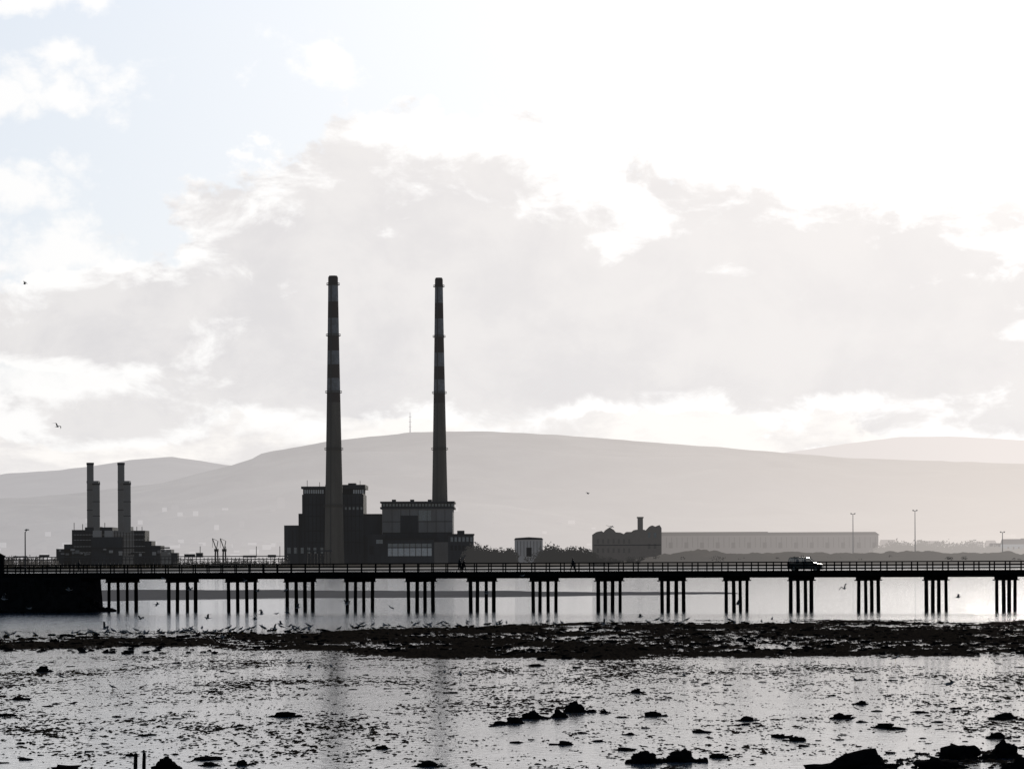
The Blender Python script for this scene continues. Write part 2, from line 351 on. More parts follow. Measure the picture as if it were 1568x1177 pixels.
# ================================================================= POWER STATION (tall chimneys)
mconc=mat('chimney_concrete',(.088,.077,.064),haze=.022,scale=.15,var=.45,stretch=(1,1,.15),spec=.1); mred=mat('chimney_red_paint',(.026,.017,.016),haze=.022,scale=.3,spec=.1)
mwht=mat('chimney_white_paint',(.125,.135,.15),haze=.028,scale=.3,var=.5,spec=.1); msteel=mat('gallery_steel',(.02,.02,.02),haze=.02)
mlad=mat('ladder_steel',(.03,.03,.03),haze=.02)
def chimney(px0,px1,top,wt,wb,pyb,d,bands,rings):
    b=MB(); x,y,zt=W((px0),top,d)
    zb=0.5; R=lambda z: (wt+(wb-wt)*((zt-z)/(zt-zb))**1.15)/2*d/F
    py2z=lambda py:W(px0,py,d)[2]
    edges=[top]+bands; cols=[mred,mwht]*10; n=36
    for i in range(len(edges)-1):
        z1=py2z(edges[i]); z0=py2z(edges[i+1]); b.cyl(x,y,[(z0,R(z0)),(z1,R(z1))],cols[i],n)
    z1=py2z(edges[-1]); zz=np.linspace(zb,z1,14); b.cyl(x,y,[(z,R(z)) for z in zz],mconc,n)
    b.cyl(x,y,[(zt,R(zt)*.86),(zt+.8,R(zt)*.84)],msteel,n)
    for r in rings:
        z=py2z(r); rr=R(z)
        b.cyl(x,y,[(z-.5,rr+.15),(z-.25,rr+1.2),(z,rr+1.25)],msteel,n)
        b.cyl(x,y,[(z+1.1,rr+1.2),(z+1.25,rr+1.2)],msteel,n)
        for k in range(18):
            a=k*math.pi/9; b.box(x+(rr+1.15)*math.cos(a)-.06,x+(rr+1.15)*math.cos(a)+.06,y+(rr+1.15)*math.sin(a)-.06,y+(rr+1.15)*math.sin(a)+.06,z,z+1.15,msteel)
    zz=np.linspace(zb,zt-2,16)
    for i in range(15):
        a=-1.9; r0=R(zz[i])+.35; r1=R(zz[i+1])+.35
        b.beam((x+r0*math.cos(a),y+r0*math.sin(a),zz[i]),(x+r1*math.cos(a),y+r1*math.sin(a),zz[i+1]),.7,.5,mlad)
    return b.obj('power_station_chimney')
chimney(510,511,424,15,31,850,2300,[437,462,487,514,537,558,579,601,616],[436,514,601,688,775])
chimney(672,674,427,12,28,850,2330,[440,464,488,517,540,561,581,602,617],[439,516,602,688,775])
md=mat('cladding_dark',(.032,.035,.041),haze=.014,scale=.1,var=.45,stretch=(1,1,.2),spec=.1); md2=mat('cladding_darker',(.014,.015,.018),haze=.014,spec=.1)
mg=mat('cladding_grey',(.09,.095,.105),haze=.03,scale=.08,var=.4,stretch=(1,1,.3),spec=.1); ml=mat('cladding_pale',(.32,.35,.37),haze=.05,var=.3)
mgl=mat('dusty_window',(.09,.11,.135),rough=.15,haze=.03,spec=.8,var=.5)
D=2320
b=MB()
pbox(b,435,804,457,None,D,40,md); pbox(b,457,786,462.5,None,D+1,38,md); pbox(b,462.5,757,556.5,None,D,50,md)
pbox(b,464,748,555,757,D+1.5,47,md2); pbox(b,461,744.5,498,748,D-1,52,md); pbox(b,498,742,559,748,D-.5,52,md); pbox(b,533,739.5,545,742,D+6,10,md)
pbox(b,556.5,788,583,None,D+3,40,md); pbox(b,556.5,786.5,584,788,D+2,42,md2)
for px in np.arange(466,555,3.4): pbox(b,px,749.5,px+2.2,755.5,D+1.0,.6,ml if (px>540 or px<496) else md2)  # right-end slats pale: lit stretch of the louvres painted into their colour
for px in np.arange(436,556,6): pbox(b,px,812 if px<462 else 760,px+.5,848,D-.3,.3,md2)
for py in (772,790,812,830): pbox(b,464,py,555,py+.8,D-.25,.25,md2)
for px in np.arange(528,554,6): pbox(b,px,776,px+3,780,D-.2,.2,mgl)
for px in np.arange(440,492,10): pbox(b,px,838,px+5,847,D-.2,.2,mgl)
for px,h in ((470,9),(489,6),(551,8)): pbox(b,px,744-h,px+.7,745,D+10,1,md2)
b.obj('boiler_house')
b=MB()
pbox(b,585,779,693,None,D,55,mg); pbox(b,582,767.5,696,770,D-2,60,md); pbox(b,584,770,694,776,D+1,52,md2); pbox(b,582,776,696,779,D-2,59,md)
for px in np.arange(586,692,5): pbox(b,px,771,px+3.4,775,D+.5,.6,mgl)
for px in (600,628,655): pbox(b,px,764.5,px+6,767.5,D+8,8,md)
for px in np.arange(600,692,13.5): pbox(b,px,780,px+.5,829,D-.4,.4,md)
pbox(b,586,798,692,799,D-.35,.3,md); pbox(b,586,815,692,816,D-.35,.3,md2); pbox(b,586,816,692,830,D-.2,.15,md)
pbox(b,613,789,640,815,D-.3,.25,md); pbox(b,640,781,660,797,D-.3,.25,mgl)
pbox(b,563,818,590,None,D-14,18,md); pbox(b,586,823,664,826,D-16,22,md2); pbox(b,590,826,664,None,D-15,20,md)
pbox(b,594,839,661,851,D-15.4,.3,ml); pbox(b,594,832,661,837.5,D-15.4,.3,mgl)
for px in np.arange(600,661,9): pbox(b,px,831,px+.7,852,D-15.8,.3,md2)
pbox(b,566,836,572,848,D-14.4,.3,md2); pbox(b,576,826,586,832,D-14.4,.3,mgl)
b.obj('turbine_hall')
b=MB()
pbox(b,686,819,725,None,D-10,25,md); pbox(b,685,817,726,819,D-11,27,md2); pbox(b,700,812,711,817,D-5,10,md)
for px in np.arange(690,722,6): pbox(b,px,822,px+3.6,829,D-10.3,.3,mgl)
for px in np.arange(690,722,6): pbox(b,px,835,px+3.6,842,D-10.3,.3,md2)
b.obj('office_block')
b=MB(); mtank=mat('warehouse_cladding',(.17,.18,.20),haze=.08,var=.15,scale=.2)
pbox(b,788,826,831,None,2200,25,mtank); x0,_,z0=W(787,826,2200); x1=W(832,826,2200)[0]; zt=W(788,822.5,2200)[2]
b.prism([(x0,z0+.02),(x1,z0+.02),(x1-1,z0+1.2),((x0+x1)/2,zt+.2),(x0+1,z0+1.2)],2199,2226,md)
for px in np.arange(792,830,5): pbox(b,px,828,px+.6,851,2199.7,.3,md)
pbox(b,806,838,814,852,2199.6,.35,md2); b.obj('warehouse')
b=MB()
for (xa,xb,py) in ((-60,440,852.5),(-60,440,857)): pbox(b,xa,py,xb,py+1.3,2010,6,md)
for px in np.arange(-60,440,6): pbox(b,px,853,px+.9,868,2009,1,md2)
for px,w,py in ((282,16,848),(372,20,850),(300,10,846),(410,12,849),(20,20,851),(60,14,849)): pbox(b,px,py,px+w,853,2012,5,md)
for px in (306,345,392,428,470): pbox(b,px,836,px+.9,853,2011,.6,md2)
pbox(b,470,842,508,844,2008,4,md); [pbox(b,px,844,px+1,868,2008,1,md2) for px in range(470,508,5)]
b.obj('jetty')
def crane(px,s=1):
    b=MB(); x,y,z=W(px,852,2040); k=2040/F
    for dxx in (-3,3):
        for dyy in (0,5): b.beam((x+dxx*k*.9,y+dyy,1),(x+dxx*k*.5,y+dyy,z+10*k),.5,.5,md2)
    b.box(x-3*k,x+3*k,y,y+5,z+8*k,z+12*k,md2)
    for o in (-.8,.8): b.beam((x,y+2+o,z+11*k),(x-6*k*s,y+2+o,z+28*k),.45,.45,md2)
    for t in np.linspace(.1,.95,7): b.beam((x-6*k*s*t,y+1.2,z+(11+17*t)*k),(x-6*k*s*(t+.06),y+2.8,z+(11+17*(t+.06))*k),.3,.3,md2)
    b.beam((x,y+2,z+11*k),(x+2.5*k*s,y+2,z+24*k),.45,.45,md2); b.beam((x+2.5*k*s,y+2,z+24*k),(x-6*k*s,y+2,z+28*k),.25,.25,md2)
    b.beam((x-6*k*s,y+2,z+28*k),(x-6*k*s,y+2,z+14*k),.2,.2,md2)
    b.obj('jib_crane')
crane(331); crane(343)
# ================================================================= left gas power station
D2=2150
ms=mat('stack_steel_dark',(.055,.066,.075),haze=.04,var=.35,scale=.3,spec=.1); ms2=mat('stack_band',(.12,.135,.15),haze=.05)
b=MB()
def stk(px,w,top,bot,dd=0):
    x,y,zt=W(px,top,D2); zb=W(px,bot,D2)[2]; r=w/2*D2/F
    b.cyl(x,y+dd,[(zb,r),(zt,r)],ms,20); b.cyl(x,y+dd,[(zt-3*.44,r+.25),(zt+.3,r+.25)],md,20)
    for t in (.3,.6): z=zb+(zt-zb)*t; b.cyl(x,y+dd,[(z,r+.12),(z+.5,r+.12)],md,20)
for c in (134.5,182): 
    stk(c,10.5,708,812,12); stk(c+11,11,739,812,6)
    pbox(b,c-2,736,c+16,739.5,D2+1,9,ms); pbox(b,c+9,806,c+18,815,D2,16,ms)
for (xa,ya,xb,dd,dp) in ((86,840,112,0,30),(110,811,133,4,30),(130,807,172,2,30),(165,812,205,3,28),(200,812,222,4,26),(220,828,232,2,24),(232,835,246,0,24),(245,841,262,0,20),(140,822,186,-6,8),(262,846,272,0,10),(98,833,110,0,10)):
    pbox(b,xa,ya,xb,None,D2+dd,dp,ms if (xa%2) else md)
for px in np.arange(112,222,4.5): pbox(b,px,814,px+.7,850,D2-.2+1,.6,md2)
for py in (818,826,836,845): pbox(b,112,py,222,py+1,D2+1.1,.5,ms2)
for k in range(26):
    px=random.uniform(90,262); py=random.uniform(838,848); pbox(b,px,py,px+random.uniform(2,6),py+random.uniform(1.5,5),D2-8.3-random.random(),1.2,random.choice([ms2,md2,mg]))
for px,py in ((113,800),(126,802),(160,800),(209,806),(217,806),(226,822)): pbox(b,px,py,px+.8,840,D2+5,.6,md2)
for xa in (142,160): pbox(b,xa,812,xa+12,822,D2-5,7,ms2)
pbox(b,118,838,260,840,D2-9,1,md2)
b.obj('gas_power_station')
# ================================================================= brick works
mbr=mat('old_brick',(.05,.04,.036),haze=.06,var=.4,scale=.4,spec=0)
b=MB(); D3=2100
x=lambda px,py:(W(px,py,D3)[0],W(px,py,D3)[2])
poly=[(908,870),(908,818),(914,814),(921,812.5),(925,815),(928,811),(934,807),(940,811),(943,814.5),(950,815),(956,817.5),(960,814),(968,814),(972,811),(975.5,810.5),(986,810.5),(990,812),(996,805.5),(999,804),(1004,806),(1010,803.5),(1013,808),(1013,870)]
b.prism([x(*q) for q in poly],D3,D3+22,mbr)
pbox(b,976.5,791,984.5,811,D3+4,4,mbr); pbox(b,975.5,791,985.5,793,D3+3.5,5,mbr)
mdk=mat('dark_opening',(.01,.01,.01),haze=.05)
for px in np.arange(914,970,8): pbox(b,px,825,px+3,832,D3-.1,.3,mdk); pbox(b,px,839,px+3,846,D3-.1,.3,mdk)
for px in (992,1001,): pbox(b,px,815,px+4,823,D3-.1,.3,mgl); pbox(b,px,832,px+4,840,D3-.1,.3,mdk)
pbox(b,909,834,1012,835,D3-.3,.3,md)
b.obj('old_brick_pigeon_house')
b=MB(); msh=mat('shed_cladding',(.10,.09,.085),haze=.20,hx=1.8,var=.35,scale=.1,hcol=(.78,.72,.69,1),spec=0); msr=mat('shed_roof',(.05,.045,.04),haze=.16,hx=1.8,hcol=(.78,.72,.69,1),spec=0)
D4=2500
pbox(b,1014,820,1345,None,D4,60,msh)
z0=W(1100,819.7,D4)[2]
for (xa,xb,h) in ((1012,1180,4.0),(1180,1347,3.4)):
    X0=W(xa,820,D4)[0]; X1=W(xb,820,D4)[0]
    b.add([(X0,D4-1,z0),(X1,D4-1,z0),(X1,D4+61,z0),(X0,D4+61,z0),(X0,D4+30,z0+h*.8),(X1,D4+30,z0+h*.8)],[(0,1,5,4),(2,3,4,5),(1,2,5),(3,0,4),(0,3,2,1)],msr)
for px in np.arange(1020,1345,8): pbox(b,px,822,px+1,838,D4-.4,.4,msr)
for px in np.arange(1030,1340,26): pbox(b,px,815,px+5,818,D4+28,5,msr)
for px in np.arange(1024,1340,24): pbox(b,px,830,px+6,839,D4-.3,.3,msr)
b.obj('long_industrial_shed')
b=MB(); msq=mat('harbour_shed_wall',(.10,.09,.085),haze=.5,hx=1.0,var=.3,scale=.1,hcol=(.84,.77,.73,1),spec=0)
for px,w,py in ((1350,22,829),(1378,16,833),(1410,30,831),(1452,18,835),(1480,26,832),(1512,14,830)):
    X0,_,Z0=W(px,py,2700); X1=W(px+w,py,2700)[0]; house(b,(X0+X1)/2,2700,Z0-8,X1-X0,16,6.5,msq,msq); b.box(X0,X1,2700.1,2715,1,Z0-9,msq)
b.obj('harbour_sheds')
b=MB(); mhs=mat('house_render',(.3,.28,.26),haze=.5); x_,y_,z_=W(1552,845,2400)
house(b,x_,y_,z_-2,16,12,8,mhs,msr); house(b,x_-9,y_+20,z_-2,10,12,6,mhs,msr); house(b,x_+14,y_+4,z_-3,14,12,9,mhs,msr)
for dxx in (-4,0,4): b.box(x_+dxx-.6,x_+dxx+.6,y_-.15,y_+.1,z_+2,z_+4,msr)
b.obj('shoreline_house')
for px,py in ((1306,787),(1401,782),(1535,815)):
    b=MB(); mf=mat('galvanised_mast',(.10,.09,.09),haze=.2); x_,y_,zt=W(px,py,2040)
    b.cyl(x_,y_,[(3,.40),(zt,.22)],mf,8); b.box(x_-1.5,x_+1.5,y_-.2,y_+.2,zt-.1,zt+.25,mf)
    for q in (-1.2,1.2): b.box(x_+q-.45,x_+q+.45,y_-.6,y_+.4,zt+.25,zt+.75,mf)
    b.obj('floodlight_mast')
# ================================================================= BRIDGE
mwood=mat('bridge_timber',(.008,.0078,.0075),rough=1,scale=3,var=.5,stretch=(1,1,.2),spec=0); mrail=mat('rail_timber',(.012,.0115,.0115),rough=1,scale=3,spec=0)
mdeck=mat('deck_asphalt',(.045,.045,.045),scale=5)
SL=-.25; Y0=368.0
dirv=Vector((1,SL,0)).normalized(); nrm=Vector((-dirv.y,dirv.x,0))
def onl(px):
    r=(px-784)/F; xx=r*Y0/(1-SL*r); return Vector((xx,Y0+SL*xx,0))
DZ=4.6; WID=5.6
A=onl(-160); Bp=onl(1760)
b=MB()
L_=(Bp-A).length
def along(s,off,z): p=A+dirv*s+nrm*off; return (p.x,p.y,z)
def lbeam(s0,s1,off,z,w,h,m): b.beam(along(s0,off,z),along(s1,off,z),w,h,m)
b.beam(along(0,WID/2,DZ-.12),along(L_,WID/2,DZ-.12),WID,.24,mdeck)
for off in (-.05,WID+.05): lbeam(0,L_,off,DZ-.16,.14,.56,mwood)
for off in (.5,WID*.33,WID*.66,WID-.5): lbeam(0,L_,off,DZ-.46,.3,.40,mwood)
for off in (-.02,WID+.02):
    lbeam(0,L_,off,DZ+1.10,.14,.13,mrail); lbeam(0,L_,off,DZ+.74,.07,.15,mrail); lbeam(0,L_,off,DZ+.38,.07,.15,mrail)
    s=0
    while s<L_:
        b.beam(along(s,off+.09,DZ-.3),along(s,off+.09,DZ+1.1),.14,.14,mrail); s+=1.75
bents=[92,185,277,368,458,550,644,738,834,934,1031,1130,1230,1333,1437,1545,1655]
for px in bents:
    c=onl(px); c=c+Vector((-1.4,-.3,0))
    vec=Vector((2.75,4.6,0))
    for k in range(4):
        q=c+vec*(k/3)+Vector((random.uniform(-.06,.06),0,0)); lean=random.uniform(-.05,.05)
        r=random.uniform(.19,.245)
        b.tube([((q.x+lean,q.y,-.9),r,r),((q.x+lean*.5,q.y,2),r*.97,r*.97),((q.x,q.y,DZ-.8),r*.93,r*.93)],mwood,10)
    b.beam((c.x-.2,c.y-.4,DZ-.77),(c.x+vec.x+.2,c.y+vec.y+.4,DZ-.77),.36,.34,mwood)
    b.beam((c.x-.3,c.y,DZ-1.0),(c.x+vec.x+.3,c.y+vec.y,DZ-1.0),.42,.12,mwood)
b.obj('timber_bridge')
mst=mat('causeway_stone',(.012,.011,.011),rough=1,scale=1.2,var=.6,spec=0)
b=MB(); E=(onl(127)-A).length
def ring(s,zt,sl): return [along(s,-.9-sl,-.8),along(s,-.35,zt),along(s,WID+.35,zt),along(s,WID+.9+sl,-.8)]
b.loft([ring(-60,DZ-.36,.6),ring(E-.1,DZ-.36,.6)],mst)
for s in np.arange(0,E,1.2): 
    for r in range(6): b.beam(along(s+.6*(r%2),-.42-.10*(6-r),.35+r*.62),along(s+.6*(r%2)+1.12,-.42-.10*(6-r),.35+r*.62),.22,.54,mst)
b.obj('causeway')
bm=bmesh.new(); bmesh.ops.create_icosphere(bm,subdivisions=3,radius=1); IV=[v.co.copy() for v in bm.verts]; IF=[tuple(v.index for v in f.verts) for f in bm.faces]; bm.free()
bm=bmesh.new(); bmesh.ops.create_icosphere(bm,subdivisions=2,radius=1); IV2=[v.co.copy() for v in bm.verts]; IF2=[tuple(v.index for v in f.verts) for f in bm.faces]; bm.free()
from mathutils import noise as mn
def rockadd(b,x,y,z,rx,ry,rz,m,V=IV,Fc=IF,rough=.35):
    o=Vector((random.uniform(0,99),random.uniform(0,99),0)); a=random.uniform(0,6.28); ca,sa_=math.cos(a),math.sin(a)
    vs=[]
    for v in V:
        k=1+rough*mn.noise(v*1.3+o)+rough*.7*mn.noise(v*3.1+o)+rough*.5*mn.noise(v*7+o)
        w=Vector((v.x*ca-v.y*sa_,v.x*sa_+v.y*ca,max(v.z,-.4)))*k
        vs.append((x+w.x*rx,y+w.y*ry,z+w.z*rz))
    b.add(vs,Fc,m)
b=MB()
for i in range(110):
    s=E+3.4*random.random()-1; h=max(0,1.3-(s-E)*.6)
    p=along(s,random.uniform(-1.2,WID),random.uniform(-.1,h)); r=random.uniform(.2,.5); rockadd(b,*p,r,r,r*.7,mst,IV2,IF2)
for i in range(120):
    p=along(random.uniform(-10,E),random.uniform(-2.2,-.9),random.uniform(-.1,.35)); r=random.uniform(.2,.5); rockadd(b,*p,r,r,r*.7,mst,IV2,IF2)
b.obj('boulders')
b=MB(); gp=onl(-2); 
b.box(gp.x-.5,gp.x+.62,gp.y-.5,gp.y+.6,DZ-.3,DZ+2.1,mst); b.box(gp.x-.6,gp.x+.72,gp.y-.6,gp.y+.7,DZ+2.1,DZ+2.3,mst)
b.prism([(gp.x-.5,DZ+2.3),(gp.x+.62,DZ+2.3),(gp.x+.06,DZ+2.6)],gp.y-.5,gp.y+.6,mst); b.obj('gate_pillar')
b=MB(); lp=onl(8)+nrm*(WID+.6); mla=mat('lamp_metal',(.03,.03,.033),rough=.5)
b.cyl(lp.x,lp.y,[(DZ-1,.13),(DZ+.8,.12),(DZ+.85,.085),(DZ+5.2,.065)],mla,10)
b.beam((lp.x,lp.y,DZ+5.15),(lp.x+.25,lp.y-.1,DZ+5.45),.07,.07,mla); b.tube([((lp.x-.05,lp.y,DZ+5.42),.08,.05),((lp.x+.15,lp.y,DZ+5.48),.16,.09),((lp.x+.5,lp.y,DZ+5.46),.12,.05)],mla,8)
b.obj('street_lamp')
# ================================================================= CAR
mcar=mat('car_paint',(.03,.033,.036),rough=.3,spec=.6,var=.05); mtyre=mat('tyre_rubber',(.015,.015,.015)); mhub=mat('wheel_alloy',(.3,.3,.3),rough=.35,metal=.8); 
mgs,ng=newmat('car_glass'); o2=ng.nodes.new('ShaderNodeOutputMaterial'); tr=ng.nodes.new('ShaderNodeBsdfTransparent'); tr.inputs[0].default_value=(.8,.83,.83,1); gls=ng.nodes.new('ShaderNodeBsdfGlossy'); gls.inputs['Roughness'].default_value=.03
mx_=ng.nodes.new('ShaderNodeMixShader'); mx_.inputs[0].default_value=.10; ng.links.new(tr.outputs[0],mx_.inputs[1]); ng.links.new(gls.outputs[0],mx_.inputs[2]); ng.links.new(mx_.outputs[0],o2.inputs[0])
mll=mat('lamp_lens',(.5,.1,.08),rough=.2)
b=MB()
hw=.86
low=[(-1.95,.28),(-2.02,.6),(-1.98,1.0),(.95,1.04),(1.75,.86),(1.98,.68),(2.0,.35),(1.85,.25)]
b.prism(low,-hw,hw,mcar)
b.prism([(-1.82,1.54),(-1.7,1.64),(-.8,1.67),(.15,1.64),(.36,1.56)],-hw+.12,hw-.12,mcar)
for sgn in (-1,1):
    def P(x,z):
        t=(z-1.0)/.55; return (x,sgn*(hw-.03-.11*t),z)
    for (xa,xb,w) in ((1.0,.34,.09),(-.25,-.28,.11),(-1.15,-1.18,.09),(-1.92,-1.78,.16)): b.beam(P(xa,1.0),P(xb,1.57),.05,w,mcar)
    g=[P(.98,1.02),P(-1.9,1.02),P(-1.78,1.55),P(.34,1.55)]; b.add(g,[(0,1,2,3)],mgs)
    b.box(.62,.8,sgn*.98-.08,sgn*.98+.08,1.02,1.16,mcar)
    b.box(-2.04,-1.97,sgn*.7-.1,sgn*.7+.1,.8,1.15,mll); b.box(1.84,1.99,sgn*.62-.16,sgn*.62+.16,.62,.76,mhub)
    for xw in (-1.25,1.25):
        n=20; rings=[]
        for yy_,r in ((sgn*.66,.29),(sgn*.68,.32),(sgn*.86,.32),(sgn*.89,.29)): rings.append([(xw+r*math.cos(2*math.pi*i/n),yy_,.32+r*math.sin(2*math.pi*i/n)) for i in range(n)])
        b.loft(rings,mtyre); rings=[[(xw+r*math.cos(2*math.pi*i/n),yy_,.32+r*math.sin(2*math.pi*i/n)) for i in range(n)] for yy_,r in ((sgn*.88,.2),(sgn*.9,.19))]; b.loft(rings,mhub)
b.add([(1.0,-.8,1.03),(1.0,.8,1.03),(.36,.72,1.57),(.36,-.72,1.57)],[(0,1,2,3)],mgs); b.add([(-1.97,-.8,1.03),(-1.97,.8,1.03),(-1.84,.72,1.55),(-1.84,-.72,1.55)],[(0,1,2,3)],mgs)
for xx_ in (-.1,-.95):
    for yy_ in (-.38,.38): b.box(xx_-.08,xx_+.08,yy_-.22,yy_+.22,.9,1.25,mtyre); b.box(xx_-.05,xx_+.05,yy_-.12,yy_+.12,1.27,1.42,mtyre)
car=b.obj('estate_car'); cp=onl(1230)+nrm*(1.9); car.location=(cp.x,cp.y,DZ+.005); car.rotation_euler=(0,0,math.atan2(dirv.y,dirv.x)); 
bv=car.modifiers.new('bevel','BEVEL'); bv.width=.03; bv.segments=2; bv.limit_method='ANGLE'
# ================================================================= PEOPLE
mskin=mat('skin',(.25,.15,.11),rough=.6); mhair=mat('hair',(.02,.015,.01))
def person(px,off,face,coat,trous,h=1.75,stride=.28,name='person'):
    mc=mat('coat_cloth',coat); mt_=mat('trouser_cloth',trous); k=h/1.75
    V=[];Eg=[];R=[]
    def a(p,r,par=None):
        V.append(tuple(c*k for c in p)); R.append(r*k)
        if par is not None: Eg.append((par,len(V)-1))
        return len(V)-1
    pel=a((0,0,.95),.15); bel=a((0,0,1.1),.14,pel); che=a((.02,0,1.3),.16,bel); nb=a((.02,0,1.46),.075,che); hn=a((.03,0,1.54),.055,nb)
    h1=a((.045,0,1.62),.092,hn); h2=a((.035,0,1.70),.088,h1)
    for sg,st in ((1,1),(-1,-1)):
        hp=a((0,sg*.1,.9),.105,pel); kn=a((stride*.55*st+.05,sg*.1,.5),.07,hp); an=a((stride*st-(.1 if st<0 else 0),sg*.1,.10 if st>0 else .14),.045,kn)
        a((stride*st+(.16 if st>0 else .06),sg*.11,.04 if st>0 else .045),.04,an)
        sh=a((.01,sg*.19,1.40),.07,che); el_=a((-stride*.35*st,sg*.24,1.13),.052,sh); wr=a((-stride*.7*st+.1,sg*.23,.90),.033,el_)
        pm=a((-stride*.75*st+.13,sg*.23,.83),.036,wr)
        for q in range(4):
            f0=a((-stride*.75*st+.10+.02*q,sg*.23,.80),.011,pm); f1=a((-stride*.75*st+.12+.02*q,sg*.22,.755-.006*(q%3)),.0095,f0); a((-stride*.75*st+.13+.02*q,sg*.205,.725-.006*(q%3)),.008,f1)
        t0=a((-stride*.75*st+.165,sg*.215,.835),.012,pm); a((-stride*.75*st+.185,sg*.205,.79),.010,t0)
    me=bpy.data.meshes.new(name); me.from_pydata(V,Eg,[]); o=bpy.data.objects.new(name,me); scene.collection.objects.link(o)
    sk=o.modifiers.new('skin','SKIN'); sk.use_smooth_shade=True
    for i,sv_ in enumerate(me.skin_vertices[0].data): sv_.radius=(R[i],R[i]); sv_.use_root=(i==0)
    ss=o.modifiers.new('sub','SUBSURF'); ss.levels=2; ss.render_levels=2
    bpy.context.view_layer.update(); dg=bpy.context.evaluated_depsgraph_get(); ev=o.evaluated_get(dg); nm=bpy.data.meshes.new_from_object(ev)
    o.modifiers.clear(); o.data=nm
    for mm_ in (mc,mt_,mskin,mhair): nm.materials.append(mm_)
    for f in nm.polygons:
        c=f.center; z=c.z/k; f.use_smooth=True
        if z>1.5: f.material_index=3 if (z>1.69 or c.x/k<.0) else 2
        elif z<.87 and abs(c.y)/k<.2: f.material_index=1
        elif z<.86: f.material_index=2
        else: f.material_index=0
    b=MB(); n=16
    b.loft([[(rx*math.cos(2*math.pi*i/n)*k,ry*math.sin(2*math.pi*i/n)*k,z*k) for i in range(n)] for z,rx,ry in ((.74,.20,.225),(.9,.175,.21),(1.1,.15,.185),(1.32,.155,.205),(1.43,.10,.15))],mc)
    b.tube([((.12*k,0,1.62*k),.02*k,.02*k),((.15*k,0,1.60*k),.012*k,.01*k)],mskin,6)
    for sg in (-1,1): b.tube([((.03*k,sg*.088*k,1.65*k),.02*k,.012*k),((.03*k,sg*.10*k,1.60*k),.014*k,.01*k)],mskin,6)
    e=b.obj('coat',True)
    bpy.ops.object.select_all(action='DESELECT'); e.select_set(True); o.select_set(True); bpy.context.view_layer.objects.active=o; bpy.ops.object.join()
    p=onl(px)+nrm*off; o.location=(p.x,p.y,DZ+.002); o.rotation_euler=(0,0,math.atan2(dirv.y,dirv.x)+(0 if face>0 else math.pi)); return o
person(701,.8,1,(.015,.015,.018),(.01,.01,.012),1.82,.25); person(706,1.3,1,(.02,.014,.014),(.01,.01,.012),1.68,.22); person(875,.8,-1,(.015,.016,.018),(.01,.01,.01),1.76,.3); person(117,.8,1,(.015,.015,.015),(.01,.01,.01),1.72,.2)
# ================================================================= GULLS
mgw=mat('gull_white',(.24,.24,.25),var=.1,spec=0); mgg=mat('gull_grey',(.06,.065,.07),spec=0); mbk=mat('gull_beak',(.25,.16,.03)); mgk=mat('gull_black',(.012,.012,.012),spec=0)
def body(b,z=0,s=1,tilt=0):
    pts=[(-.26,.015,.006,.01),(-.17,.03,.018,0),(-.1,.055,.045,-.005),(0,.07,.065,-.01),(.09,.062,.06,-.002),(.14,.042,.045,.025),(.17,.034,.037,.05),(.20,.037,.038,.06),(.235,.026,.026,.058),(.25,.012,.012,.054)]
    rr=[((x*s,0,z+(dz_+x*tilt)*s),ry*s,rz*s) for x,ry,rz,dz_ in pts]; b.tube(rr,mgw,10)
    b.tube([((.245*s,0,z+(.054+.245*tilt)*s),.01*s,.011*s),((.30*s,0,z+(.045+.3*tilt)*s),.004*s,.004*s)],mbk,6)
def gull_stand():
    b=MB(); body(b,.24,1,.35)
    for sg in (-1,1):
        b.tube([((-.30,sg*.03,.14),.012,.006),((-.15,sg*.06,.20),.02,.04),((.02,sg*.068,.25),.018,.055),((.10,sg*.05,.28),.01,.03)],mgg,8)
        b.tube([((-.36,sg*.02,.12),.006,.004),((-.28,sg*.035,.15),.012,.012)],mgk,6)
        b.tube([((-.0,sg*.03,.19),.012,.012),((.01,sg*.03,.10),.006,.006),((.0,sg*.03,.0),.006,.006)],mbk,6)
        b.box(-.01,.05,sg*.03-.02,sg*.03+.02,0,.008,mbk)
    return b.obj('seagull',True)
def gull_fly(up):
    b=MB(); body(b,0,1,.05)
    b.add([(-.2,-.02,.005),(-.2,.02,.005),(-.33,.06,0),(-.35,0,0),(-.33,-.06,0)],[(0,1,2,3,4)],mgw)
    for sg in (-1,1):
        st=[(0,.03,.09,-.10),(.18,.03+up*.12,.11,-.07),(.32,.03+up*.2,.10,-.04),(.46,.03+up*.16,.03,-.08),(.58,.03+up*.08,-.07,-.13),(.66,.03+up*.03,-.16,-.18)]
        vs=[]
        for (sy,sz,le,te) in st: vs+= [(le,sg*(sy+.03),sz+.008),(te,sg*(sy+.03),sz),(le*.6+te*.4,sg*(sy+.03),sz+.018)]
        fs=[]
        for i in range(5): q=i*3; fs+=[(q,q+2,q+5,q+3),(q+2,q+1,q+4,q+5),(q,q+3,q+4,q+1)]
        b.add(vs[:15],[f for f in fs if max(f)<15],mgg); b.add(vs[12:],[(0,2,5,3),(2,1,4,5),(0,3,4,1)],mgk)
    return b.obj('seagull',True)
gs=gull_stand(); gf=[gull_fly(.9),gull_fly(-.2),gull_fly(1.8)]
def dup(o,loc,rz,rx=0,s=1.0):
    n=bpy.data.objects.new('seagull',o.data); scene.collection.objects.link(n); n.location=loc; n.rotation_euler=(rx,0,rz); n.scale=(s,)*3; return n
def place_stand(px,py,s=1.25):
    d=gdist(px,py,.08); x_,y_,_=W(px,py,d); dup(gs,(x_,y_,.05),random.uniform(0,6.28),0,s)
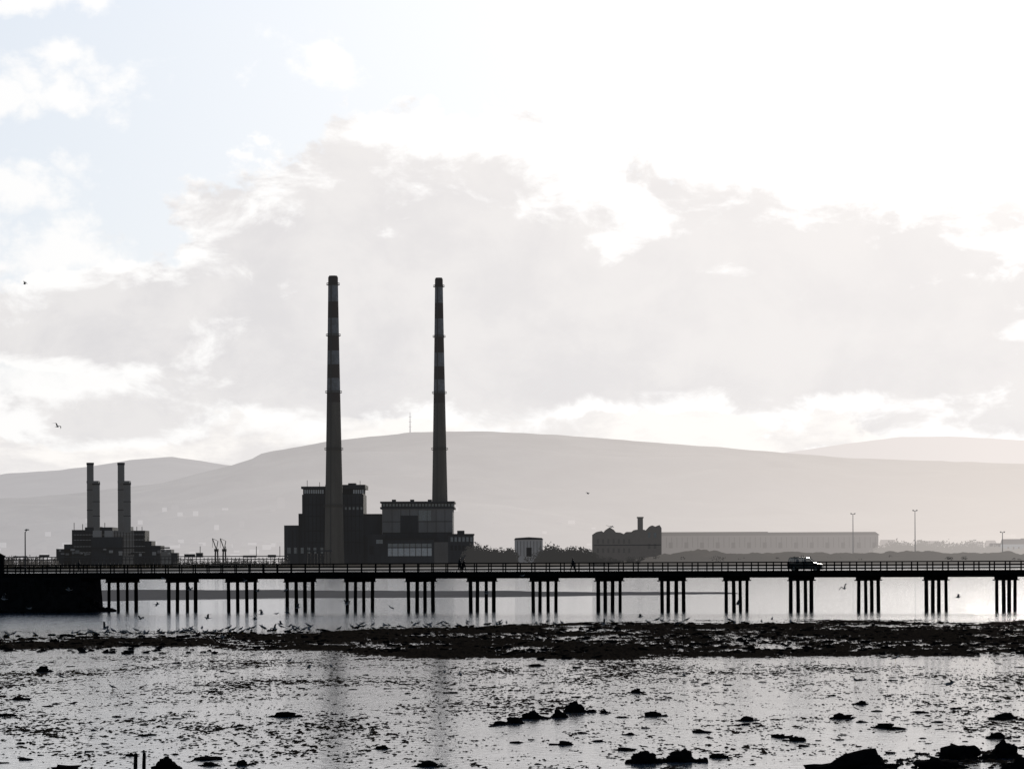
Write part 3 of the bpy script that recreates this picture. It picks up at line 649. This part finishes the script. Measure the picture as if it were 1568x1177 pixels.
for i in range(110):
    px=random.choice([random.uniform(0,480),random.uniform(0,820),random.uniform(300,1250)]); py=np.interp(px,(0,250,600,800,1300),(973,969,960,955,952))+random.uniform(-3,5); place_stand(px,py,random.uniform(1.0,1.3))
for i in range(10): place_stand(random.uniform(0,1500),random.uniform(1010,1060),random.uniform(.7,.9))
dist_f=[(395,905,330),(437,903,335),(291,903,330),(375,889,350),(45,931,300),(160,962,250),(318,946,270),(240,925,280),(400,940,290),(430,955,280),(800,881,340),(1293,901,330),(1467,914,300),(1453,1046,130),(6,917,300),(215,947,300),(655,955,280),(925,955,280),(980,944,290),(936,806,330),(38,435,330),(88,653,220),(900,755,330),(440,938,270),(420,962,230),(340,975,240),(530,925,320),(745,908,330),(600,930,320),(1130,925,320),(105,903,340),(250,885,350)]
for i,(px,py,d) in enumerate(dist_f):
    dup(gf[i%3],W(px,py,d),random.choice([0,math.pi])+random.uniform(-.7,.7),random.uniform(-.5,.5),random.uniform(.9,1.15) if i not in (20,21,22) else .7)
gs.location=W(186,968,gdist(186,972)) ; gs.location.z=.06
for i,g_ in enumerate(gf): g_.location=W(390+i*33,948-i*9,280+i*9)
# ================================================================= ROCKS, SEAWEED, POSTS
mrk=mat('seaweed_rock',(.009,.0085,.008),rough=1,scale=5,var=.5,bump=.03,spec=0)
for (px,py,w,h) in [(880,1090,27,13),(858,1098,20,9),(815,1100,30,11),(787,1107,24,9),(765,1109,20,5),(437,1097,32,7),(1000,1096,24,7),(990,1168,34,17),(1043,1166,44,16),(1320,1177,84,24),(1475,1162,52,22),(1541,1160,38,22),(1530,1130,22,8),(255,1177,28,15),(370,1171,18,7),(65,1028,16,8),(1356,1114,26,6),(1222,1134,24,6),(1440,1177,60,14),(1145,1103,20,6),(1290,1100,26,7),(655,1173,30,7),(1542,1100,30,7),(975,1060,14,5),(585,1146,14,5),(1190,1128,16,4),(320,1172,20,5),(1320,1078,16,5),(865,1140,22,5),(1100,1160,24,5),(905,1090,14,4),(925,1091,12,4),(1565,1177,30,16)]:
    d=gdist(px,py,.0); k=d/F; b=MB(); x_,y_,_=W(px,py,d); rockadd(b,x_,y_+w*k*.5,h*k*.2,w*k*.5,w*k*.5,h*k*.85,mrk,rough=.5)
    for q in range(5): rockadd(b,x_+random.uniform(-.75,.75)*w*k,y_+random.uniform(0,.6)*w*k,0,w*k*.28,w*k*.3,h*k*.3,mrk,IV2,IF2,.8)
    b.obj('rock',True)
b=MB()
for i in range(420):
    y_=88+112*random.random()**1.3; x_=random.uniform(-.19,.19)*y_
    if mn.noise(Vector((x_*.12,y_*.06,3)))<-.05: continue
    r=random.uniform(.04,.15)*(1 if random.random()<.93 else 2.0); rockadd(b,x_,y_,-.0,r*1.5,r*1.3,r*.35,mrk,IV2,IF2,.9)
for i in range(1500):
    y_=random.uniform(190,300); px=random.uniform(-100,1680); x_=(px-784)/F*y_
    if not (np.interp(px,NX,near)-3<y_<np.interp(px,FX,far)+3): continue
    r=random.uniform(.06,.2); rockadd(b,x_,y_,.04,r*1.5,r*1.3,r*.6,mrk,IV2,IF2,1.0)
b.obj('seaweed_clumps')
for px,py,top,w in ((207,1178,1153,6.5),(220,1178,1152,6)):
    d=gdist(px,py+6); x_,y_,_=W(px,py,d); zt=W(px,top,d)[2]; r=w/2*d/F
    b=MB(); b.tube([((x_,y_,-.3),r,r),((x_+.01,y_,zt*.5),r*.95,r),((x_+.02,y_,zt),r*.85,r*.85)],mwood,10); b.tube([((x_+.02,y_,zt),r*.6,r*.6),((x_+.02,y_,zt+.02),r*.3,r*.3)],mwood,8); b.obj('wooden_post')
